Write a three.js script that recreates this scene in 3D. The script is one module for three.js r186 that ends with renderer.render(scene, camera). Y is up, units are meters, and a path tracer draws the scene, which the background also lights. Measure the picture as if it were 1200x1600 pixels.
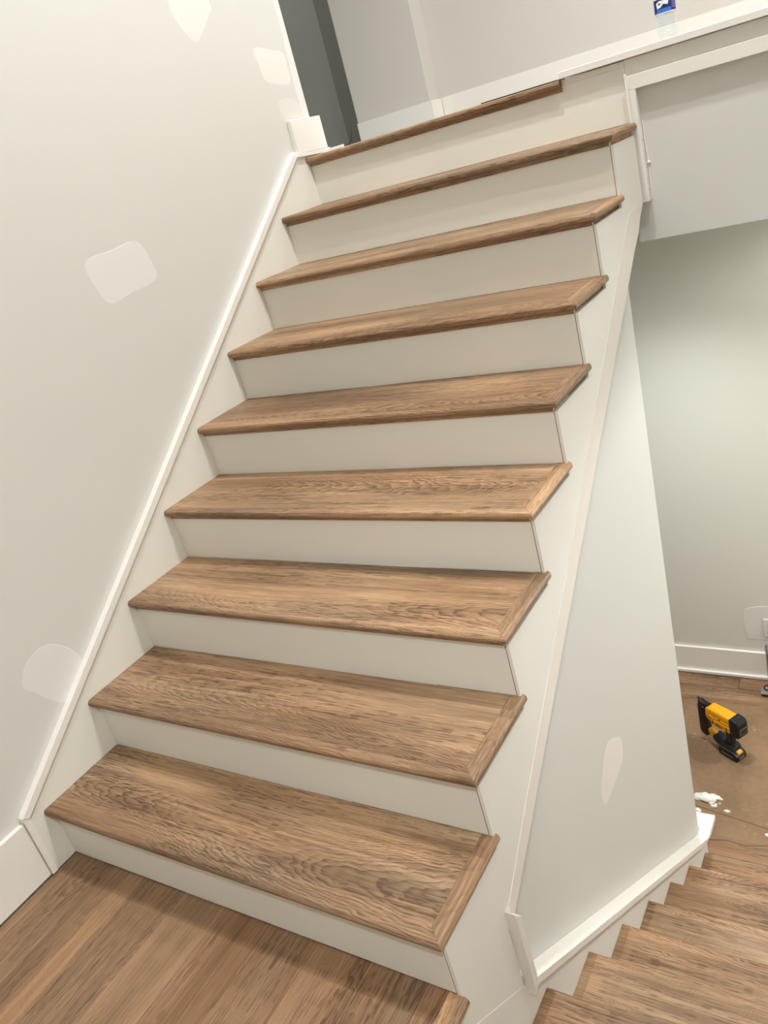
import * as THREE from 'three';
import { RoundedBoxGeometry } from 'three/addons/geometries/RoundedBoxGeometry.js';
import { mergeGeometries, toCreasedNormals } from 'three/addons/utils/BufferGeometryUtils.js';

// ---------------------------------------------------------------- camera
const scene = new THREE.Scene();
const camera = new THREE.PerspectiveCamera(63.86, 0.75, 0.05, 60);
camera.position.set(2.1702, 1.6343, 0.8949);
camera.rotation.set(-0.3942, 0.6492, -0.282, 'YXZ');

// ---------------------------------------------------------------- sky, exposure, lights
scene.background = new THREE.Color(0x000000);
const EXPOSURE = 1.42;
const CEIL = 5.0;
const WARM = [1.0, 0.99, 0.97];
const DOWNLIGHTS = [                       // x, y, z, candela, radius in 2 cm, cone
  [1.30, CEIL, -1.22, 17, 2.6, 1.25],
  [2.40, CEIL, -0.95, 13, 3.0, 1.3],
  [2.35, 2.58, 1.05, 8.5, 3.5, 1.35],  // fill lamp added low over the landing to even out the walls
  [1.35, CEIL, -3.3, 8.5, 3.2, 1.2],
  [-2.4, CEIL, -4.0, 4.5, 3.2, 1.3],  // lamp added to lift the dark room behind the hall
];
const LOWER_LIGHTS = [[3.1, 1.128, -2.75, 9, 1.5, 0.12], [1.12, 1.128, -2.42, 6.5, 1.05, 0.9]];  // the second one is added to brighten the lower back wall

// ---------------------------------------------------------------- dimensions
const RISE = 0.19, RUN = 0.268, W = 1.313, UP = 9 * RISE;
const WALLX = -0.013, NOSE = 0.026;
const LOW = -1.58;                         // lower floor
const ZTOP = -8 * RUN;                     // face of the last riser

// ---------------------------------------------------------------- helpers
const used = {};
function numbered(n) { used[n] = (used[n] ?? -1) + 1; return used[n] ? `${n}_${String(used[n]).padStart(3, '0')}` : n; }
function mesh(name, geo, mat, parent = scene) {
  const m = new THREE.Mesh(geo, mat); m.name = parent === scene ? numbered(name) : name;
  m.castShadow = m.receiveShadow = true; parent.add(m); return m;
}
function part(name, geo, mat, parent) {      // a part; repeats under one parent get a number
  const n = parent.children.filter((c) => c.name === name || c.name.startsWith(name + '_0')).length;
  return mesh(n ? `${name}_${String(n).padStart(3, '0')}` : name, geo, mat, parent);
}
function thing(name, label, category, pos = [0, 0, 0], turn = 0, group) {
  const o = new THREE.Group(); o.name = numbered(name); o.position.set(...pos); o.rotation.y = turn;
  o.userData = { label, category }; if (group) o.userData.group = group; scene.add(o); return o;
}
function tag(o, label, category, group) { o.userData = { label, category }; if (group) o.userData.group = group; return o; }
function struct(name, geo, mat, label) {
  const o = geo ? mesh(name, geo, mat) : new THREE.Group();
  if (!geo) { o.name = numbered(name); scene.add(o); }
  o.userData = { kind: 'structure' }; if (label) o.userData.label = label; return o;
}
function box(x0, x1, y0, y1, z0, z1) {
  const g = new THREE.BoxGeometry(Math.abs(x1 - x0), Math.abs(y1 - y0), Math.abs(z1 - z0));
  g.translate((x0 + x1) / 2, (y0 + y1) / 2, (z0 + z1) / 2); return g;
}
function rbox(x0, x1, y0, y1, z0, z1, r = 0.003, s = 2) {
  const g = new RoundedBoxGeometry(Math.abs(x1 - x0), Math.abs(y1 - y0), Math.abs(z1 - z0), s, r);
  g.translate((x0 + x1) / 2, (y0 + y1) / 2, (z0 + z1) / 2); return g;
}
// a board lying in a plane x = const: outline in (z, y), filled from x0 to x1, small bevel
function slabX(pts, x0, x1, bevel = 0) {
  const s = new THREE.Shape(); pts.forEach(([z, y], i) => (i ? s.lineTo(-z, y) : s.moveTo(-z, y)));
  const g = new THREE.ExtrudeGeometry(s, { depth: x1 - x0 - 2 * bevel, bevelEnabled: bevel > 0, bevelThickness: bevel, bevelSize: bevel, bevelOffset: -bevel, bevelSegments: 2, curveSegments: 6 });
  g.translate(0, 0, bevel);
  g.applyMatrix4(new THREE.Matrix4().makeBasis(new THREE.Vector3(0, 0, -1), new THREE.Vector3(0, 1, 0), new THREE.Vector3(1, 0, 0)));
  g.translate(x0, 0, 0); return g;
}
function rng(seed) { let s = seed >>> 0; return () => { s = (s + 0x6D2B79F5) >>> 0; let t = Math.imul(s ^ (s >>> 15), 1 | s); t = (t + Math.imul(t ^ (t >>> 7), 61 | t)) ^ t; return ((t ^ (t >>> 14)) >>> 0) / 4294967296; }; }
function hash(x, y, s) { let h = Math.imul(x, 374761393) + Math.imul(y, 668265263) + Math.imul(s, 2147483647 ^ 0x5bd1e995); h = Math.imul(h ^ (h >>> 13), 1274126177); return ((h ^ (h >>> 16)) >>> 0) / 4294967296; }
function noise(x, y, s) {
  const xi = Math.floor(x), yi = Math.floor(y); let fx = x - xi, fy = y - yi;
  fx = fx * fx * (3 - 2 * fx); fy = fy * fy * (3 - 2 * fy);
  const a = hash(xi, yi, s), b = hash(xi + 1, yi, s), c = hash(xi, yi + 1, s), d = hash(xi + 1, yi + 1, s);
  return a + (b - a) * fx + (c - a + (a - b - c + d) * fx) * fy;
}
const sm = (a, b, x) => { const t = Math.min(1, Math.max(0, (x - a) / (b - a))); return t * t * (3 - 2 * t); };
function dataTex(w, h, fill, srgb) {
  const d = new Uint8Array(w * h * 4);
  for (let j = 0; j < h; j++) for (let i = 0; i < w; i++) {
    const c = fill(i, j), k = (j * w + i) * 4;
    d[k] = Math.max(0, Math.min(255, c[0])); d[k + 1] = Math.max(0, Math.min(255, c[1])); d[k + 2] = Math.max(0, Math.min(255, c[2])); d[k + 3] = 255;
  }
  const t = new THREE.DataTexture(d, w, h); t.wrapS = t.wrapT = THREE.RepeatWrapping;
  t.magFilter = THREE.LinearFilter; t.minFilter = THREE.LinearMipmapLinearFilter; t.generateMipmaps = true;
  if (srgb) t.colorSpace = THREE.SRGBColorSpace; t.needsUpdate = true; return t;
}

// ---------------------------------------------------------------- materials
// oak-look laminate: u runs along the grain, in metres
function wood(seed, len, wid, pw, ph, tone = 1, figure = 1, warm = 0) {
  const R = rng(seed), yc = wid * (0.3 + 0.4 * R()), dir = R() < 0.5 ? 1 : -1, off = R() * 10, A = 0.0105 + R() * 0.006;
  const hgt = new Float32Array(pw * ph);
  const map = dataTex(pw, ph, (i, j) => {
    const x = i / pw * len, y = j / ph * wid;
    // growth rings cut flat: drawn-out arches, ragged at every scale
    const wy = (noise(x * 2.1 + off, y * 5, seed) - 0.5) * 0.05 + (noise(x * 8, y * 22 + off, seed + 1) - 0.5) * 0.010 + (noise(x * 30, y * 60, seed + 13) - 0.5) * 0.005;
    const yy = y - yc + wy;
    const ring = (yy * yy / A + dir * x * 1.5 + (noise(x * 1.9 + off, y * 4, seed + 2) - 0.5) * 0.6 + (noise(x * 9, y * 26, seed + 3) - 0.5) * 0.13 + (noise(x * 40, y * 120, seed + 14) - 0.5) * 0.05) * 13;
    const fr = ring - Math.floor(ring);
    const line = Math.pow(fr, 2.2) * (1 - sm(0.86, 1, fr));
    const dash = 0.45 + 0.55 * sm(0.3, 0.6, noise(x * 38, y * 330, seed + 15));
    const where = sm(0.40, 0.62, noise(x * 1.7 + off * 3, y * 7 + 2, seed + 4)) * figure;
    // straight grain: long streaks, short dark pores, fine fibre
    const ys = y + wy * 0.35;
    const streak = noise(x * 2.2, ys * 110, seed + 5) * 0.5 + noise(x * 6 + 3, ys * 280, seed + 6) * 0.5;
    const fine = noise(x * 26, ys * 520, seed + 7);
    const pore = sm(0.62, 0.80, noise(x * 30 + 7, ys * 380, seed + 8)) * sm(0.3, 0.6, noise(x * 3, y * 20, seed + 16));
    const patch = noise(x * 2.6 + off, y * 10, seed + 9), patch2 = noise(x * 0.9, y * 26 + off, seed + 10);
    // pale rippled rays where the board is light
    const curl = sm(0.48, 0.75, noise(x * 2.4 + off * 2, y * 13, seed + 17));
    const fleck = Math.sin((x * 1.0 + noise(x * 14, y * 40, seed + 11) * 0.06 + y * 0.6) * 420) * 0.5 * noise(x * 50, y * 120, seed + 18);
    let v = 0.56 + (streak - 0.5) * 0.42 + (patch - 0.5) * 0.36 + (patch2 - 0.5) * 0.20 + (fine - 0.5) * 0.22;
    v += curl * (0.10 + fleck * 0.08);
    v -= line * dash * 0.62 * (0.10 + where * 0.9); v -= pore * 0.30;
    hgt[j * pw + i] = 0.6 + (fine - 0.5) * 0.4 - line * dash * 0.35 * where - pore * 0.4;
    v = Math.max(0, Math.min(1.1, v)) * tone;
    const w2 = (noise(x * 2.6 + 5, y * 12, seed + 12) - 0.5) * 0.7 + warm;        // rosy to greyish drift
    return [90 + v * 116 + w2 * 9, 66 + v * 103 - w2 * 4, 45 + v * 86 - w2 * 10];
  }, true);
  const bump = dataTex(pw, ph, (i, j) => { const h = hgt[j * pw + i] * 255; return [h, h, h]; });
  for (const t of [map, bump]) { t.repeat.set(1 / len, 1 / wid); t.wrapS = t.wrapT = THREE.MirroredRepeatWrapping; }
  return new THREE.MeshPhysicalMaterial({ map, bumpMap: bump, bumpScale: 0.0005, roughness: 0.48, clearcoat: 0.12, clearcoatRoughness: 0.45 });
}
const treadMats = [11, 23, 37, 41, 59, 67, 73].map((q, i) => wood(q, 1.4, 0.36, 1536, 448, 1, 1, [0, .1, -.1, .15, 0, .1, 0][i]));
const plankMats = [101, 113, 127, 139, 151, 163].map((q, i) => wood(q, 1.25, 0.16, 1280, 200, [.73, .71, .74, .72, .73, .72][i], 1.25, [.15, .1, .2, .08, .12, .15][i]));
const lowMats = [301, 317].map((q) => wood(q, 1.25, 0.16, 800, 128, 0.74, 0.6, 0.1));
const noseMats = [201, 217].map((q) => wood(q, 0.6, 0.08, 640, 96, 1.0, 0.25, 0.05));
const wallBump = dataTex(512, 512, (i, j) => { const v = 128 + (noise(i * 0.25, j * 0.25, 5) - 0.5) * 90 + (noise(i * 0.06, j * 0.06, 6) - 0.5) * 60; return [v, v, v]; });
const std = (hex, rough = 0.8, o = {}) => new THREE.MeshStandardMaterial({ color: hex, roughness: rough, ...o });
const M = {
  wall: std(0xdadad5, 0.75, { bumpMap: wallBump, bumpScale: 0.0002 }),
  hall: std(0xd6d1cb, 0.8),
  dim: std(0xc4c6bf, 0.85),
  dimShaded: std(0xa3a199, 0.85),  // dim made darker: the shade on wall_room_side is put into its colour
  lowwall: std(0xdfe0d8, 0.75),
  compound: std(0xebe6e1, 0.9),
  compoundFaint: std(0xe1dfda, 0.9),
  compoundGrey: std(0xe6e5e2, 0.9),
  trim: std(0xf2efe9, 0.42),
  riser: std(0xedece3, 0.5),
  stringer: std(0xf1efe9, 0.5),
  raw: std(0xefe8e0, 0.75),
  mdf: std(0x8d6b52, 0.85),
  ceiling: std(0xe6e3dc, 0.9),
  dark: std(0x1b1714, 0.95),
  subfloor: std(0x6b5138, 0.95),
};
M.wall.bumpMap.repeat.set(3, 3);

// ---------------------------------------------------------------- the shell
const wl = struct('wall_left', box(WALLX - 0.12, WALLX, -0.3, CEIL, -2.245, 2.4), M.wall);
struct('wall_right', box(2.66, 2.78, LOW - 0.1, CEIL, -2.165, 2.4), M.wall);
struct('wall_hall_right', box(2.66, 2.78, UP - 0.012, CEIL, -4.34, -2.165), M.hall);
struct('wall_lower_right', box(4.6, 4.72, LOW - 0.1, 1.128, -3.34, -2.045), M.lowwall);
struct('wall_lower_front', box(2.78, 4.6, LOW - 0.1, 1.128, -2.165, -2.045), M.lowwall);
struct('wall_front', box(-0.2, 2.8, LOW - 0.1, CEIL, 2.4, 2.52), M.wall);
struct('ceiling', box(-4.4, 2.9, CEIL, CEIL + 0.15, -6.4, 2.6), M.ceiling);
struct('ceiling_landing_added', box(WALLX, 2.66, 2.58, 2.78, 0.35, 2.4), M.ceiling);  // unseen lowered ceiling, added to carry the landing fill lamp
struct('floor_upper', box(-4.4, 4.72, 1.128, UP - 0.012, -6.2, -2.165), M.wall);
// upper hall
struct('wall_hall_back', box(-0.395, 2.66, UP - 0.012, CEIL, -4.34, -4.22), M.hall);
const hallSide = struct('wall_hall_middle', box(-0.93, -0.395, UP - 0.012, CEIL, -4.40, -4.08), M.hall);
struct('wall_room_back', box(-4.4, -1.25, UP - 0.012, CEIL, -5.72, -5.6), M.dim);
struct('wall_room_side', box(-1.69, -0.96, UP - 0.012, CEIL, -5.6, -5.1), M.dimShaded);
struct('wall_room_left', box(-4.4, -4.28, UP - 0.012, CEIL, -6.2, -2.1), M.dim);
struct('wall_room_near', box(-4.4, WALLX - 0.12, UP - 0.012, CEIL, -2.245, -2.13), M.dim);
struct('added_hall_header', box(-0.13, -0.013, 4.0, CEIL, -4.1, -2.245), M.hall);  // unseen, added to keep the stair lamp out of the dim room
// lower room
struct('wall_lower_back', box(-0.6, 4.6, LOW - 0.1, 1.128, -3.34, -3.22), M.lowwall);
struct('wall_lower_left', box(-0.72, -0.6, LOW - 0.1, 1.128, -3.34, -0.2), M.lowwall);
struct('wall_lower_near', box(-0.6, 1.21, LOW - 0.1, -0.02, -0.2, -0.08), M.lowwall);

// bright repaired corner and compound patches on the stair wall
function patch(parent, pts, x, mat = M.compound, t = 0.0012) {
  const s = new THREE.Shape(); const c = new THREE.CatmullRomCurve3(pts.map(([z, y]) => new THREE.Vector3(-z, y, 0)), true, 'centripetal', 0.3);
  c.getPoints(48).forEach((p, i) => (i ? s.lineTo(p.x, p.y) : s.moveTo(p.x, p.y)));
  const g = new THREE.ExtrudeGeometry(s, { depth: t * 0.4, bevelEnabled: true, bevelThickness: t * 0.6, bevelSize: 0.004, bevelSegments: 2 });
  g.applyMatrix4(new THREE.Matrix4().makeBasis(new THREE.Vector3(0, 0, -1), new THREE.Vector3(0, 1, 0), new THREE.Vector3(1, 0, 0)));
  g.translate(x - t * 0.6, 0, 0);
  return part('spackle_patch', g, mat, parent);
}
patch(wl, [[-1.615, 2.30], [-1.62, 2.24], [-1.67, 2.175], [-1.69, 2.165], [-1.80, 2.25], [-1.825, 2.275], [-1.77, 2.38], [-1.66, 2.38]], WALLX);
patch(wl, [[-2.005, 2.125], [-2.01, 2.07], [-2.02, 2.02], [-2.10, 2.00], [-2.178, 2.002], [-2.185, 2.06], [-2.185, 2.10], [-2.10, 2.118]], WALLX);
patch(wl, [[-0.87, 1.575], [-0.875, 1.50], [-0.90, 1.446], [-1.00, 1.452], [-1.128, 1.472], [-1.125, 1.53], [-1.10, 1.59], [-0.98, 1.588]], WALLX, M.compoundGrey);
patch(wl, [[-0.135, 0.595], [-0.10, 0.54], [-0.12, 0.51], [-0.15, 0.46], [-0.19, 0.425], [-0.26, 0.44], [-0.29, 0.50], [-0.26, 0.57], [-0.205, 0.61]], WALLX, M.compoundGrey);
patch(wl, [[-2.07, 1.93], [-2.07, 1.88], [-2.2, 1.88], [-2.2, 1.91], [-2.13, 1.94]], WALLX, M.compoundFaint);
part('corner_bead', slabX([[-2.247, UP], [-2.247, CEIL - 0.01], [-2.205, CEIL - 0.01], [-2.212, 2.2], [-2.20, 2.0], [-2.205, UP]], WALLX - 0.01, WALLX + 0.001), M.compound, wl);

// wall below the stairs, between the two flights
const BAT = (z) => -0.062 - 0.7146 * (z + 0.265);            // lower edge of the batten
const ws = struct('wall_middle', slabX([[0.35, LOW], [0.35, -0.06], [-0.27, -0.06], [-1.90, BAT(-1.90) + 0.03], [-1.775, LOW]], 1.208, 1.308), M.wall);
patch(ws, [[-1.02, -0.195], [-1.10, -0.235], [-1.135, -0.272], [-1.12, -0.335], [-1.02, -0.352], [-0.925, -0.348], [-0.918, -0.285], [-0.96, -0.235]], 1.308);
// wall that hangs above the lower opening, with its raised frame and the ledge on top
const wh = struct('wall_header', box(1.22, 2.66, 1.128, UP - 0.012, -2.165, -2.144 - 0.016), M.wall);

// ---------------------------------------------------------------- landing floor
const landing = struct('floor', box(WALLX, 2.66, -0.26, -0.012, 0.2, 2.4), M.subfloor);
{
  part('subfloor', box(WALLX, 1.30, -0.26, -0.012, -0.1, 0.2), M.subfloor, landing);
  const R = rng(7); let k = 0;
  const bx = (g, u0, v0) => {                 // uv in metres, grain along z
    const p = g.attributes.position, uv = g.attributes.uv, n = g.attributes.normal;
    for (let i = 0; i < p.count; i++) uv.setXY(i, p.getZ(i) + u0, p.getX(i) + v0 + p.getY(i) * 0.5);
    return g;
  };
  for (let x = 0.019 - 0.1535; x < 2.6; x += 0.1535) {
    const x0 = Math.max(x, 0.003) + 0.0004, x1 = Math.min(x + 0.1535, 2.65) - 0.0004;
    if (x1 - x0 < 0.01) continue;
    let z = x0 < 1.29 ? -0.0015 - (R() < 0.3 ? 0 : 0.0015) : 0.235;
    const right = x0 < 1.29 ? Math.min(x1, 1.2985) : x1;
    let first = 0.55 + R() * 0.65;
    while (z < 2.38) {
      const e = Math.min(z + first, 2.39); first = 1.22;
      part('plank', bx(rbox(x0, right, -0.012, 0, z + 0.0003, e - 0.0003, 0.0008, 1), R() * 3, R() * 2), plankMats[k++ % 6], landing);
      z = e;
    }
    if (x0 < 1.29 && x1 > 1.30) part('plank', bx(rbox(1.2993, x1, -0.012, 0, 0.235, 2.39, 0.0008, 1), 0, 0), plankMats[k++ % 6], landing);
  }
}

// ---------------------------------------------------------------- stair nosing profile: [out, down]
const PROF = [];
{
  const r = 0.010;
  for (let a = 0; a <= 6; a++) { const t = a / 6 * Math.PI / 2; PROF.push([NOSE - r + r * Math.sin(t), r - r * Math.cos(t)]); }
  PROF.push([NOSE, 0.014], [NOSE - 0.0015, 0.0185], [NOSE - 0.006, 0.0215]);
  for (let a = 0; a <= 4; a++) { const t = a / 4 * Math.PI / 2; PROF.push([0.0165 - 0.0115 * Math.sin(t), 0.034 - 0.0115 * Math.cos(t)]); }
  PROF.push([0.005, 0.0375], [0, 0.0375]);
}
// sweep: list of [a, y] profile points, ends given per point; returns geometry with metre uv along the sweep
function sweep(prof, start, end, place, uOff = 0, vOff = 0) {
  const pos = [], uv = [], idx = []; let v = 0; const n = prof.length;
  for (let i = 0; i <= n; i++) {
    const p = prof[i % n], q = prof[(i + n - 1) % n]; if (i) v += Math.hypot(p[0] - q[0], p[1] - q[1]);
    for (const s of [start(p), end(p)]) { pos.push(...place(s, p)); uv.push(s + uOff, v + vOff); }
  }
  for (let i = 0; i < n; i++) { const a = 2 * i; idx.push(a, a + 1, a + 3, a, a + 3, a + 2); }
  const tri = THREE.ShapeUtils.triangulateShape(prof.map((p) => new THREE.Vector2(p[0], p[1])), []);
  for (const f of [start, end]) {
    const b = pos.length / 3;
    for (const p of prof) { pos.push(...place(f(p), p)); uv.push(f(p) + uOff + p[0], p[1]); }
    for (const t of tri) f === start ? idx.push(b + t[0], b + t[2], b + t[1]) : idx.push(b + t[0], b + t[1], b + t[2]);
  }
  let g = new THREE.BufferGeometry();
  g.setAttribute('position', new THREE.Float32BufferAttribute(pos, 3)); g.setAttribute('uv', new THREE.Float32BufferAttribute(uv, 2)); g.setIndex(idx);
  return toCreasedNormals(g.toNonIndexed(), 0.7);
}
const RW = 0.012;                              // width of the return nosing on the tread

// ---------------------------------------------------------------- the flight going up
const up = thing('staircase', 'white staircase with nine brown wood-look treads climbing from the landing to the upper hall', 'staircase');
for (let n = 1; n <= 9; n++) {
  const zr = -(n - 1) * RUN, y = n * RISE, last = n === 9;
  const back = last ? 0.10 : RUN - 0.0005;
  // board and front nosing in one, mitred against the return; profile in (z - zr, y)
  const prof = [[-back, y], [-RW, y], ...PROF.map(([e, d]) => [e, y - d]), [-0.012, y - 0.0375], [-0.012, y - 0.02], [-back, y - 0.02]];
  const xe = last ? () => 1.105 : ([e]) => (e < -RW + 1e-6 ? W - RW : W + e) - 0.0004;
  const g = sweep(prof, () => 0.001, xe, (s, p) => [s, p[1], zr + p[0]], 0, n > 7 ? 0.03 : 0);
  const t = part('tread', g, treadMats[(n * 2) % 7], up);
  if (!last) {
    const rp = [[-RW, y], ...PROF.map(([e, d]) => [e, y - d]), [-0.008, y - 0.0375], [-0.008, y - 0.02], [-RW, y - 0.02]];
    const rg = sweep(rp, () => -RUN - 0.011, ([e]) => e, (s, p) => [W + p[0], p[1], zr + s], n * 0.2, n * 0.03);
    part('return_nosing', rg, noseMats[n % 2], t);
  }
  // riser with its raw edge showing as a thin brown line
  const r = part('riser', rbox(0.0008, last ? 1.3205 : 1.3185, (n - 1) * RISE + (n === 1 ? 0.0035 : 0.0008), y - 0.018, zr - 0.012, zr, 0.0008, 1), M.riser, up);
  if (last) part('riser_top', box(1.1065, 1.3205, y - 0.0178, y - 0.001, zr - 0.012, zr), M.riser, r);
  if (!last) part('raw_edge', box(1.3186, 1.3206, (n - 1) * RISE + 0.001, y - 0.0376, zr - 0.011, zr - 0.0006), M.mdf, r);
}
{ // outer stringer face: saw-tooth above, batten below
  const pts = [[0.19, -0.013], [0.19, -0.40], [-0.225, -0.40], [-0.225, -0.07], [-0.262, -0.062]];
  pts.push([-2.12, BAT(-2.12)], [-2.12, 8 * RISE + 0.15]);
  for (let n = 8; n >= 1; n--) {
    const zr = -(n - 1) * RUN, y = n * RISE;
    pts.push([zr - RUN + (n === 8 ? 0.0245 : -0.0004), n === 8 ? y + 0.001 + 0.14 : y + 0.001]);
    if (n === 8) pts.push([zr - RUN + 0.0245, y + 0.001]);
    pts.push([zr - RUN + (n === 8 ? 0.0245 : 0), y - 0.0376], [zr, y - 0.0376]);
    if (n === 1) pts.push([zr, -0.013]);
  }
  part('stringer', slabX(pts, 1.3208, 1.3296), M.stringer, up);
  const top = (z, d) => BAT(z) + d;
  part('batten', slabX([[-0.2528, -0.070], [-0.2555, -0.012], [-0.4, top(-0.4, 0.068)], [-1.1, top(-1.1, 0.088)], [-1.94, 1.262], [-2.075, 1.262], [-2.085, 1.25], [-2.02, 1.185], [-1.94, top(-1.94, 0)]], 1.3297, 1.3312, 0.0003), M.raw, up);
}

// ---------------------------------------------------------------- skirt, cap and baseboard on the left wall
const sk = struct('trim_1', null, null);
{
  const capU = (z) => 0.228 - 0.711 * (z - 0.083);
  part('skirt_board', slabX([[0.075, 0.001], [0.075, capU(0.075) - 0.01], [-2.06, capU(-2.06) - 0.01], [-2.3, 1.722], [-2.3, 1.2], [-0.4, 0.001]], WALLX + 0.0002, 0), M.riser, sk);
  part('skirt_cap', slabX([[0.090, 0.222], [0.0705, 0.209], [-2.052, capU(-2.052) - 0.0265], [-2.30, 1.711], [-2.30, 1.730], [-2.035, 1.731], [-2.043, capU(-2.043) + 0.003], [0.083, 0.228]], WALLX + 0.0003, 0.012, 0.0015), M.trim, sk);
  part('end_strip', rbox(0.012, 0.085, 1.7105, 1.724, -2.30, -2.285, 0.002), M.trim, sk);
  part('end_trim', slabX([[0.0895, 0.2195], [0.0895, 0.006], [0.070, 0.006], [0.070, 0.2065]], WALLX + 0.0003, 0.011, 0.0015), M.trim, sk);
}
struct('baseboard_left', rbox(WALLX + 0.0003, 0.004, 0.006, 0.203, 0.091, 2.39, 0.002), M.trim);
struct('baseboard_corner', rbox(WALLX + 0.0015, 0.008, 1.7315, 1.858, -2.292, -2.078, 0.0015), M.trim);

// ---------------------------------------------------------------- frame on the header wall and ledge
const fr = struct('trim_2', null, null);
part('top_rail', rbox(1.3215, 2.655, 1.619, 1.662, -2.1595, -2.131, 0.0015), M.trim, fr);
part('stile', rbox(1.3215, 1.3485, 1.262, 1.6188, -2.1595, -2.131, 0.0015), M.trim, fr);
part('fascia', box(1.3215, 2.655, 1.6625, 1.7105, -2.1595, -2.142), M.riser, fr);
for (const [y, z] of [[1.46, -2.146], [1.395, -2.148], [1.335, -2.146], [1.30, -2.15]]) {
  const g = new THREE.CylinderGeometry(0.0018, 0.0018, 0.001, 10); g.rotateZ(Math.PI / 2); g.translate(1.3487, y, z);
  part('nail_head', g, M.mdf, fr);
}
{ const g = new THREE.IcosahedronGeometry(0.006, 2); g.scale(1, 0.9, 0.7); g.translate(1.356, 1.385, -2.158); part('caulk_blob', g, M.compound, fr);
  part('raw_bead', new THREE.TubeGeometry(new THREE.CatmullRomCurve3([[1.352, 1.52, -2.1595], [1.3515, 1.45, -2.1595], [1.3535, 1.38, -2.1595], [1.352, 1.265, -2.1595]].map((p) => new THREE.Vector3(...p))), 20, 0.0022, 6), M.compound, fr); }
const ledge = struct('trim_3', rbox(1.107, 2.655, 1.7125, 1.734, -2.36, -2.118, 0.002), M.trim);
part('floor_underlay', box(0.80, 1.085, UP + 0.0005, UP + 0.004, -2.25, -2.148), M.dark, ledge);
struct('baseboard_hall', box(-0.377, 2.655, UP, 1.862, -4.2195, -4.203), M.trim);
struct('baseboard_hall_middle', mergeGeometries([box(-0.93, -0.378, UP, 1.862, -4.079, -4.063), box(-0.3945, -0.378, UP, 1.862, -4.2, -4.079)]), M.trim);
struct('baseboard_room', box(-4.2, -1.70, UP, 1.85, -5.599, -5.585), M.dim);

// ---------------------------------------------------------------- the flight going down
const down = thing('staircase', 'brown stair flight going down beside the white staircase toward the lower floor', 'staircase');
const STEPS = [[-0.205, -0.063], [-0.390, -0.318], [-0.574, -0.5745], [-0.758, -0.824], [-0.927, -1.065], [-1.0955, -1.299], [-1.26, -1.533], [-1.428, -1.761]];
STEPS.forEach(([y, zf], k) => {
  const zb = k ? STEPS[k - 1][1] - 0.022 : 0.2, X0 = 1.3315, X1 = 2.655;
  const L = zf - zb, r = 0.008, prof = [[0, y], [L + r, y]];
  for (let a = 1; a <= 5; a++) { const t = a / 5 * Math.PI / 2; prof.push([L + r - r * Math.sin(t), y - r + r * Math.cos(t)]); }
  prof.push([L, y - 0.022], [L + 0.012, y - 0.03], [0, y - 0.03]); prof.reverse();
  const rev = prof.map(([a, b]) => [a, b]);
  const t = part('tread', sweep(rev, () => X0, () => X1, (s, p) => [s, p[1], zb + p[0]], k * 0.043 - 1.32, 0.01), treadMats[(k * 3 + 1) % 7], down);
  const yn = k < 7 ? STEPS[k + 1][0] : LOW;
  part('riser', box(X0, X1, yn + 0.001, y - 0.0305, zf + 0.020, zf + 0.032), M.riser, down);
});
part('riser', box(1.3315, 2.655, -0.205, -0.032, 0.2, 0.21), M.riser, down);
{ // landing nosing along the edge beside the up flight, and at the head of the down flight
  const ln = [[-0.02, 0], ...PROF.map(([e, d]) => [e, -d]), [-0.006, -0.0375], [-0.02, -0.02]];
  part('landing_nosing', sweep(ln, () => -0.001, () => 0.21, (s, p) => [1.3195 + p[0], p[1], s], 0.3, 0), noseMats[0], landing);
  part('landing_nosing', sweep(ln, () => 1.3460, () => 2.655, (s, p) => [s, p[1], 0.213 - p[0]], 0.1, 0), noseMats[1], landing);
}
{ // skirt board against the wall, with its cap and end board
  const a = [-0.24, -0.245], b = [-1.66, -1.262], m = (b[1] - a[1]) / (b[0] - a[0]);   // front upper edge of the cap
  const cap = (z) => a[1] + m * (z - a[0]);
  const T = 0.027;
  const sb = part('skirt_board', slabX([[0.19, cap(0.19) - T - 0.004], [0.19, -0.40], ...[[-0.6, -0.9], [-1.2, -1.35], [-1.60, LOW + 0.002]], [-1.785, LOW + 0.002], [-1.785, -1.345], [-1.70, cap(-1.70) - T]], 1.3299, 1.331), M.stringer, down);
  part('wall_shim', slabX([[-0.23, cap(-0.23) - T], [-0.23, -0.55], [-1.60, LOW + 0.002], [-1.785, LOW + 0.002], [-1.785, -1.345], [-1.70, cap(-1.70) - T]], 1.3083, 1.3298), M.stringer, sb);
  part('skirt_cap', slabX([[-0.2305, cap(-0.2305) - 0.0], [-0.2305, cap(-0.2305) - T - 0.018], [-0.246, cap(-0.246) - T], [-1.70, cap(-1.70) - T], [-1.7995, -1.357], [-1.7995, -1.331], [-1.76, -1.331], [-1.70, cap(-1.70) - 0.001]], 1.3084, 1.357, 0.002), M.trim, down);
  part('end_board', slabX([[-0.2295, -0.296], [-0.2295, -0.012], [-0.252, -0.04], [-0.252, -0.25]], 1.3297, 1.3575, 0.0015), M.raw, down);
  const wrap = struct('trim_4', null, null);
  part('cap', rbox(1.2, 1.357, -1.357, -1.331, -1.888, -1.80, 0.002), M.trim, wrap);
  part('board', box(1.2, 1.331, LOW + 0.001, -1.3575, -1.802, -1.7855), M.stringer, wrap);
}

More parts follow.
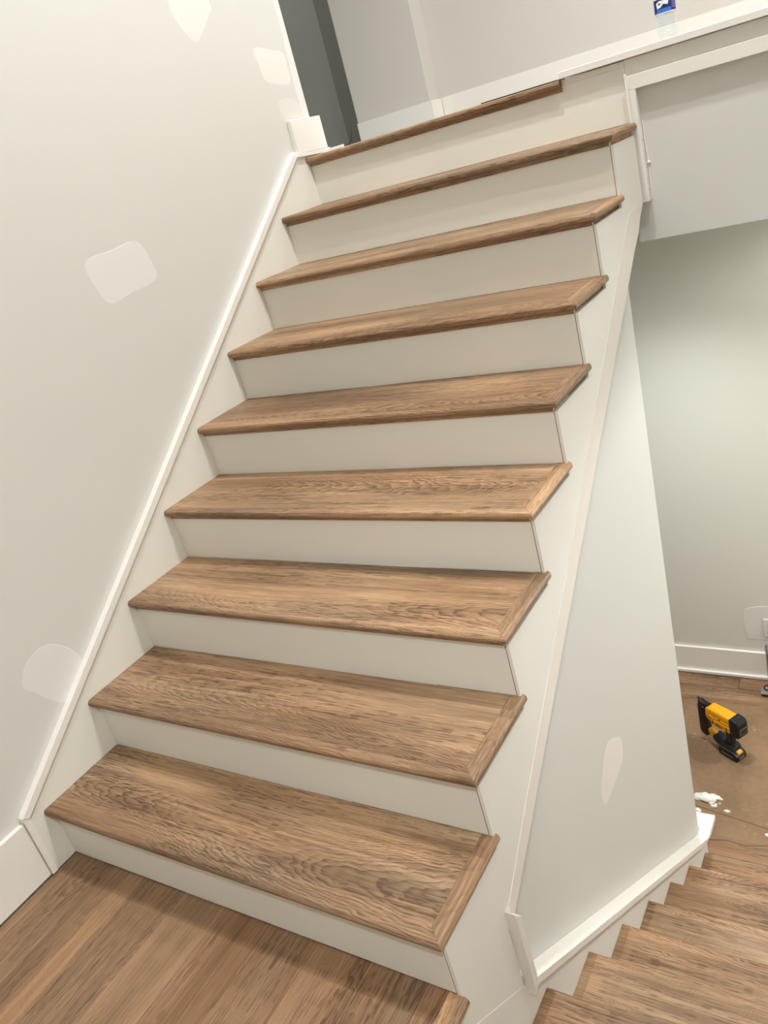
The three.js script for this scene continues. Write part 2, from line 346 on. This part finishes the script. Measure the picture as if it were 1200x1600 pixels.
// ---------------------------------------------------------------- lower floor
const lf = struct('floor_lower', box(-0.6, 4.6, LOW - 0.1, LOW - 0.011, -3.22, -1.5), M.subfloor);
{
  const R = rng(31); let k = 2;
  for (let z = -1.741; z > -3.22; z -= 0.15) {
    let x = 0.55 - R() * 0.5;
    while (x < 4.5 && (x < 2.6 || z < -2.2)) {
      const e = Math.min(x + 1.1, z < -2.2 ? 4.59 : 2.65), g = rbox(x + 0.0004, e - 0.0004, LOW - 0.011, LOW - 0.0005, Math.max(z - 0.15, -3.2) + 0.0005, z - 0.0005, 0.0008, 1);
      const p = g.attributes.position, uv = g.attributes.uv, uo = R() * 2, vo = R();
      for (let i = 0; i < p.count; i++) uv.setXY(i, p.getX(i) + uo, p.getZ(i) + vo);
      part('plank', g, lowMats[k++ % 2], lf); x = e;
    }
  }
}
struct('baseboard_lower', rbox(0.2, 4.59, LOW + 0.012, -1.402, -3.2198, -3.204, 0.002), M.trim);
struct('shoe_moulding', rbox(0.2, 4.59, LOW + 0.001, LOW + 0.024, -3.2038, -3.188, 0.006, 3), M.trim);

// protective paper
const paperTex = dataTex(512, 512, (i, j) => {
  const a = noise(i / 60, j / 60, 71), b = noise(i / 9, j / 9, 72), d = sm(0.86, 0.95, noise(i / 5, j / 4, 73)) * sm(0.5, 0.8, noise(i / 80, j / 80, 74));
  const v = 1 + (a - 0.5) * 0.14 + (b - 0.5) * 0.06; return [131 * v + d * 35, 105 * v + d * 35, 78 * v + d * 35];
}, true);
const paperMat = new THREE.MeshStandardMaterial({ map: paperTex, roughness: 0.75 });
function sheet(name, pts, y, label) {
  const s = new THREE.Shape(); pts.forEach(([x, z], i) => (i ? s.lineTo(x, -z) : s.moveTo(x, -z)));
  const g = new THREE.ExtrudeGeometry(s, { depth: 0.0016, bevelEnabled: false }); g.rotateX(-Math.PI / 2); g.translate(0, y, 0);
  return tag(mesh(name, g, paperMat), label, 'floor paper');
}
sheet('floor_paper', [[0.4, -2.31], [1.217, -2.152], [1.525, -2.097], [2.6, -1.93], [2.6, -2.98], [1.9, -2.955], [1.406, -2.95], [0.987, -2.942], [0.4, -2.94]], LOW + 0.0032, 'larger sheet of brown floor paper under the yellow nail gun');
sheet('floor_paper', [[0.9, -1.98], [1.284, -1.965], [1.36, -1.985], [1.45, -1.975], [1.54, -2.002], [1.9, -1.99], [2.6, -2.0], [2.6, -2.05], [1.6, -2.14], [1.2, -2.20], [0.9, -2.26]], LOW + 0.0006, 'narrow strip of brown floor paper between the seam and the bottom stair');

// ---------------------------------------------------------------- nail gun
{
  const yellow = std(0xf2a60a, 0.42), black = std(0x0c0c0e, 0.45), rubber = std(0x242427, 0.75), steel = std(0x9a9a9c, 0.35, { metalness: 0.9 }), plate = std(0x6d6450, 0.5);
  const g = thing('nail_gun', 'yellow and black cordless nail gun standing upright on its battery on brown floor paper', 'nail gun', [1.372, LOW + 0.0049, -2.502], Math.atan2(0.14, -0.235));
  // local x from the rear of the motor to the nose, y up, z across
  const B = (name, x0, x1, y0, y1, w, r, m, rot = 0, s = 3) => {
    const q = new RoundedBoxGeometry(x1 - x0, y1 - y0, w, s, r); if (rot) q.rotateZ(rot); q.translate((x0 + x1) / 2, (y0 + y1) / 2, 0); return part(name, q, m, g);
  };
  const P = (name, pts, w, m, bev = 0.006, parent = g) => {
    const s = new THREE.Shape(); pts.forEach(([a, b], i) => (i ? s.lineTo(a, b) : s.moveTo(a, b)));
    const q = new THREE.ExtrudeGeometry(s, { depth: w - 2 * bev, bevelEnabled: true, bevelThickness: bev, bevelSize: bev, bevelOffset: -bev, bevelSegments: 3 });
    q.translate(0, 0, -w / 2 + bev); return part(name, toCreasedNormals(q, 0.6), m, parent);
  };
  const bat = P('battery', [[0.030, 0.004], [0.036, 0], [0.142, 0], [0.148, 0.006], [0.148, 0.036], [0.140, 0.046], [0.048, 0.046], [0.030, 0.034]], 0.074, black, 0.008);
  part('release_button', (() => { const q = new RoundedBoxGeometry(0.022, 0.010, 0.034, 3, 0.004); q.rotateZ(0.55); q.translate(0.042, 0.046, 0); return q; })(), yellow, bat);
  for (const z of [-0.0375, 0.0375]) part('side_stripe', new RoundedBoxGeometry(0.07, 0.006, 0.002, 1, 0.0008).translate(0.09, 0.022, z), plate, bat);
  part('rear_plate', new RoundedBoxGeometry(0.002, 0.016, 0.04, 1, 0.0008).translate(0.0295, 0.018, 0), plate, bat);
  P('foot', [[0.05, 0.046], [0.145, 0.046], [0.178, 0.066], [0.182, 0.088], [0.150, 0.088], [0.128, 0.075], [0.070, 0.082], [0.055, 0.07]], 0.062, rubber, 0.007);
  P('foot_band', [[0.052, 0.0455], [0.14, 0.0455], [0.14, 0.05], [0.052, 0.05]], 0.066, plate, 0.001);
  const grip = P('handle', [[0.066, 0.07], [0.112, 0.07], [0.108, 0.10], [0.104, 0.135], [0.112, 0.18], [0.055, 0.18], [0.060, 0.13], [0.066, 0.10]], 0.036, rubber, 0.011);
  part('grip_inset', new RoundedBoxGeometry(0.016, 0.06, 0.038, 2, 0.004).translate(0.084, 0.122, 0), std(0x3a3a3c, 0.8), grip);
  P('trigger', [[0.108, 0.128], [0.120, 0.136], [0.124, 0.162], [0.110, 0.168]], 0.014, black, 0.003);
  const body = P('body', [[0.052, 0.172], [0.120, 0.160], [0.165, 0.172], [0.205, 0.188], [0.216, 0.205], [0.212, 0.250], [0.196, 0.262], [0.110, 0.266], [0.060, 0.264], [0.052, 0.258]], 0.066, yellow, 0.012);
  for (const z of [-1, 1]) {
    part('side_panel', (() => { const q = new RoundedBoxGeometry(0.115, 0.034, 0.010, 3, 0.004); q.rotateZ(-0.03); q.translate(0.112, 0.192, z * 0.033); return q; })(), yellow, body);
    part('vent_slot', new RoundedBoxGeometry(0.034, 0.005, 0.003, 1, 0.001).translate(0.122, 0.186, z * 0.0378), black, body);
    part('vent_slot', new RoundedBoxGeometry(0.030, 0.004, 0.003, 1, 0.001).translate(0.126, 0.197, z * 0.0378), rubber, body);
    part('vent_slot', new RoundedBoxGeometry(0.005, 0.024, 0.003, 1, 0.001).translate(0.159, 0.196, z * 0.0378), black, body);
    part('vent_slot', new RoundedBoxGeometry(0.005, 0.028, 0.003, 1, 0.001).translate(0.072, 0.192, z * 0.0378), black, body);
    part('switch', new THREE.CylinderGeometry(0.006, 0.006, 0.006, 14).rotateX(Math.PI / 2).translate(0.118, 0.226, z * 0.032), black, body);
    part('ridge', new RoundedBoxGeometry(0.13, 0.006, 0.006, 2, 0.0025).translate(0.128, 0.222, z * 0.0325), yellow, body);
  }
  const rear = P('rear_cap', [[0.0, 0.176], [0.010, 0.164], [0.052, 0.168], [0.060, 0.185], [0.060, 0.262], [0.052, 0.270], [0.014, 0.266], [0.0, 0.248]], 0.076, black, 0.012);
  part('rear_plate', new RoundedBoxGeometry(0.002, 0.034, 0.05, 1, 0.0008).translate(-0.0005, 0.205, 0), plate, rear);
  part('rear_plate', new RoundedBoxGeometry(0.003, 0.026, 0.042, 1, 0.0008).translate(-0.0006, 0.205, 0), rubber, rear);
  part('screw', new THREE.CylinderGeometry(0.003, 0.003, 0.003, 12).translate(0.03, 0.269, 0.008), steel, rear);
  const nose = P('nose', [[0.200, 0.205], [0.246, 0.212], [0.268, 0.230], [0.272, 0.262], [0.262, 0.266], [0.240, 0.258], [0.204, 0.260]], 0.034, black, 0.006);
  P('nose_tip', [[0.262, 0.250], [0.285, 0.268], [0.283, 0.272], [0.258, 0.266]], 0.010, black, 0.002);
  part('depth_dial', new THREE.CylinderGeometry(0.006, 0.006, 0.036, 14).rotateX(Math.PI / 2).translate(0.238, 0.236, 0), steel, nose);
  const mag = P('magazine', [[0.222, 0.060], [0.234, 0.046], [0.266, 0.050], [0.278, 0.068], [0.276, 0.238], [0.230, 0.238]], 0.034, black, 0.004);
  part('magazine_rail', new RoundedBoxGeometry(0.006, 0.15, 0.036, 1, 0.001).translate(0.252, 0.14, 0), rubber, mag);
  P('magazine_link', [[0.168, 0.066], [0.190, 0.062], [0.232, 0.074], [0.236, 0.094], [0.216, 0.098], [0.178, 0.088]], 0.026, yellow, 0.005);
  P('body_lug', [[0.20, 0.190], [0.232, 0.196], [0.236, 0.212], [0.205, 0.214]], 0.03, yellow, 0.005);
}

// ---------------------------------------------------------------- water bottle on the ledge
{
  const pet = new THREE.MeshPhysicalMaterial({ color: 0xf7fafb, roughness: 0.1, transmission: 1, thickness: 0, ior: 1.45, clearcoat: 0.6, clearcoatRoughness: 0.08 });
  const b = thing('water_bottle', 'clear ribbed plastic water bottle with a blue label on the white ledge', 'bottle', [1.452, 1.7345, -2.205]);
  const pr = [[0.0, 0.004], [0.022, 0.001], [0.028, 0.003], [0.0305, 0.009]];
  for (let k = 0; k <= 42; k++) { const y = 0.012 + k * 0.056 / 42; pr.push([0.0303 + 0.0018 * Math.sin(k / 42 * Math.PI * 14), y]); }
  pr.push([0.0318, 0.072], [0.0318, 0.118]);
  for (let k = 0; k <= 14; k++) { const t = k / 14; pr.push([0.0315 - 0.0195 * Math.pow(t, 1.6) + 0.0006 * Math.sin(k * 1.6), 0.120 + t * 0.055]); }
  pr.push([0.012, 0.18], [0.0145, 0.181], [0.0145, 0.184], [0.012, 0.185], [0.0118, 0.194]);
  part('bottle_body', new THREE.LatheGeometry(pr.map((p) => new THREE.Vector2(...p)), 48), pet, b);
  const cv = document.createElement('canvas'); cv.width = 1024; cv.height = 220; const c = cv.getContext('2d');
  c.fillStyle = '#f4f2f8'; c.fillRect(0, 0, 1024, 220); c.fillStyle = '#14206b'; c.fillRect(0, 12, 1024, 194);
  c.fillStyle = '#0b0f38'; c.fillRect(0, 12, 1024, 12);
  for (const x0 of [60, 570]) {
    c.fillStyle = '#3f74d0'; c.fillRect(x0, 150, 240, 50);
    c.fillStyle = '#eef3fb'; c.beginPath(); c.moveTo(x0, 60); c.lineTo(x0 + 60, 36); c.lineTo(x0 + 215, 44); c.lineTo(x0 + 190, 110); c.lineTo(x0 + 120, 90); c.lineTo(x0 + 80, 130); c.lineTo(x0 + 10, 140); c.fill();
    c.fillStyle = '#1a1f55'; c.beginPath(); c.arc(x0 + 60, 80, 16, 0, 7); c.fill();
    c.fillStyle = '#7d78b8'; for (let k = 0; k < 5; k++) c.fillRect(x0 + 255, 50 + k * 26, 110, 12);
    c.fillStyle = '#5b55a8'; c.fillRect(x0 + 390, 44, 40, 140);
  }
  const lt = new THREE.CanvasTexture(cv); lt.colorSpace = THREE.SRGBColorSpace; lt.wrapS = THREE.RepeatWrapping; lt.offset.x = 0.66;
  part('bottle_label', new THREE.CylinderGeometry(0.0322, 0.0322, 0.044, 48, 1, true).translate(0, 0.095, 0), new THREE.MeshStandardMaterial({ map: lt, roughness: 0.4, side: THREE.DoubleSide }), b);
  part('bottle_cap', new THREE.CylinderGeometry(0.0142, 0.0146, 0.014, 32).translate(0, 0.193, 0), std(0xf3f3f3, 0.5), b);
}

// ---------------------------------------------------------------- outlet and the patch around it
const wlb = scene.getObjectByName('wall_lower_back');
{
  const s = new THREE.Shape(); [[1.28, -1.13], [1.272, -1.18], [1.275, -1.25], [1.288, -1.318], [1.36, -1.32], [1.46, -1.31], [1.5, -1.2], [1.47, -1.10], [1.36, -1.10], [1.30, -1.115]].forEach(([x, y], i) => (i ? s.lineTo(x, y) : s.moveTo(x, y)));
  const g = new THREE.ExtrudeGeometry(s, { depth: 0.0008, bevelEnabled: true, bevelThickness: 0.0006, bevelSize: 0.004, bevelSegments: 1 }); g.translate(0, 0, -3.22);
  part('spackle_patch', g, M.compoundGrey, wlb);
  const o = thing('wall_outlet', 'white wall outlet cut by the right edge of the photo above the lower baseboard', 'outlet', [1.408, -1.235, -3.2185]);
  part('cover_plate', new RoundedBoxGeometry(0.072, 0.116, 0.006, 3, 0.0025).translate(0, 0, 0.003), std(0xe6e4df, 0.4), o);
  for (const y of [-0.02, 0.02]) {
    const r = part('receptacle', new RoundedBoxGeometry(0.034, 0.028, 0.003, 3, 0.0014).translate(0, y, 0.0065), std(0xd8d6d0, 0.4), o);
    for (const x of [-0.007, 0.007]) part('slot', new THREE.BoxGeometry(0.002, 0.009, 0.001).translate(x, y + 0.002, 0.0081), M.dark, r);
  }
}

// ---------------------------------------------------------------- tool stand at the right edge
{
  const steel = std(0xb7b4bb, 0.35, { metalness: 0.7 }), blk = std(0x121214, 0.5), grey = std(0x4a474a, 0.6);
  const t = thing('tool_stand', 'dark upright tool on a steel base plate at the right edge by the wall', 'tool', [1.44, LOW + 0.001, -3.06]);
  part('base_plate', new RoundedBoxGeometry(0.17, 0.014, 0.06, 2, 0.003).translate(0.004, 0.022, -0.01), steel, t);
  part('rubber_foot', new RoundedBoxGeometry(0.17, 0.015, 0.055, 2, 0.004).translate(0.005, 0.0075, -0.012), blk, t);
  part('post', new THREE.CylinderGeometry(0.006, 0.006, 0.30, 16).translate(-0.04, 0.175, -0.03), steel, t);
  part('motor_housing', new RoundedBoxGeometry(0.09, 0.26, 0.09, 4, 0.02).translate(0.025, 0.165, -0.01), grey, t);
  part('ring_handle', new THREE.TorusGeometry(0.016, 0.004, 10, 28).rotateY(0.3).translate(-0.046, 0.062, 0.012), blk, t);
}

// ---------------------------------------------------------------- crumbs of plaster at the wall corner
{
  const pm = std(0xe4e3de, 0.9);
  const R = rng(5);
  const lump = (r, sx, sy, sz, seed) => {
    const q = new THREE.IcosahedronGeometry(r, 3), p = q.attributes.position;
    for (let i = 0; i < p.count; i++) { const k = 0.65 + 0.7 * noise(p.getX(i) / r * 2.2 + seed, (p.getY(i) + p.getZ(i) * 1.7) / r * 2.2, seed); p.setXYZ(i, p.getX(i) * k * sx, Math.max(p.getY(i) * k * sy, -r * 0.12 * sy), p.getZ(i) * k * sz); }
    q.computeVertexNormals(); return q;
  };
  const F = LOW + 0.0048;
  const pile = thing('plaster_heap', 'small crumbled heap of white plaster on the brown paper at the wall corner', 'debris', [1.228, F, -2.215]);
  part('crumbled_lump', lump(0.04, 1.15, 0.42, 0.7, 3).translate(0, 0.004, 0), pm, pile);
  part('crumbled_lump', lump(0.022, 1.2, 0.4, 0.8, 9).translate(0.034, 0.002, -0.012), pm, pile);
  part('crumbled_lump', lump(0.014, 1, 0.4, 0.9, 12).translate(0.028, 0.001, 0.022), pm, pile);
  for (let k = 0; k < 9; k++) part('crumb', lump(0.003 + R() * 0.003, 1.3, 0.7, 1, 20 + k).translate(0.03 + R() * 0.05, 0.001, (R() - 0.4) * 0.06), pm, pile);
  const chip = (x, z, y, r, label) => { const m = tag(mesh('plaster_chip', lump(r, 1.5, 0.5, 0.9, Math.round(x * 1000)), pm), label, 'debris'); m.position.set(x, y, z); };
  chip(1.275, -2.172, F + 0.001, 0.009, 'tiny white plaster chip just right of the crumbled heap, nearest the paper seam');
  chip(1.338, -2.155, F + 0.001, 0.008, 'tiny white plaster chip on the big paper sheet farther right of the heap');
  chip(1.205, -2.128, LOW + 0.003, 0.013, 'white plaster flake below the paper seam tight against the wall corner');
  chip(1.535, -2.062, LOW + 0.003, 0.010, 'white plaster chip below the paper seam at the right edge of the photo');
}

// ---------------------------------------------------------------- cable end on the upper hall floor
tag(mesh('cable', new THREE.TubeGeometry(new THREE.CatmullRomCurve3([[-0.62, UP + 0.004, -2.9], [-0.5, UP + 0.004, -3.0], [-0.375, UP + 0.03, -3.06], [-0.345, UP + 0.075, -3.06], [-0.34, UP + 0.105, -3.07]].map((p) => new THREE.Vector3(...p))), 40, 0.004, 8), std(0x3b3833, 0.6)), 'thin dark cable rising from the dim hall floor behind the top tread', 'cable');

// ---------------------------------------------------------------- lamps
function spot(x, y, z, cd, soft, cone, target, blend) {
  const l = new THREE.SpotLight(new THREE.Color(...WARM), cd, 0, cone, blend, 2);
  l.position.set(x, y, z); l.target.position.set(...target); scene.add(l.target);
  l.castShadow = true; l.shadow.radius = soft; l.shadow.mapSize.set(2048, 2048); l.shadow.bias = -0.0004; scene.add(l); return l;
}
const glow = new THREE.MeshStandardMaterial({ color: 0xffffff, emissive: new THREE.Color(...WARM), emissiveIntensity: 2.5, roughness: 0.6 });
function downlight(x, y, z, cd, soft, cone, label, blend = 0.5) {
  const t = thing('ceiling_light', label, 'ceiling light', [x, y, z]);
  part('trim_ring', new THREE.LatheGeometry([[0.066, 0], [0.068, -0.006], [0.085, -0.006], [0.09, -0.001], [0.09, 0]].map((p) => new THREE.Vector2(...p)), 40), M.trim, t);
  part('lens', new THREE.CylinderGeometry(0.066, 0.066, 0.003, 40).translate(0, -0.002, 0), glow, t);
  spot(x, y - 0.02, z, cd, soft, cone, [x, y - 3, z], blend);
}
const where = ['over the middle of the white staircase', 'over the flight going down', 'added as fill over the landing near the camera', 'over the upper hall', 'added to brighten the dim room beyond the hall'];
DOWNLIGHTS.forEach(([x, y, z, cd, soft, cone], i) => downlight(x, y, z, cd, soft, cone, 'round recessed ceiling light ' + where[i]));
LOWER_LIGHTS.forEach(([x, y, z, cd, cone, soft], i) => downlight(x, y, z, cd, 3, cone, 'round recessed ceiling light of the lower room ' + ['far to the right', 'added just behind the stair wall to brighten the back wall'][i], soft));

// ---------------------------------------------------------------- render
const renderer = new THREE.WebGLRenderer({ antialias: true });
renderer.toneMapping = THREE.LinearToneMapping; renderer.toneMappingExposure = EXPOSURE;
renderer.shadowMap.enabled = true;
renderer.render(scene, camera);
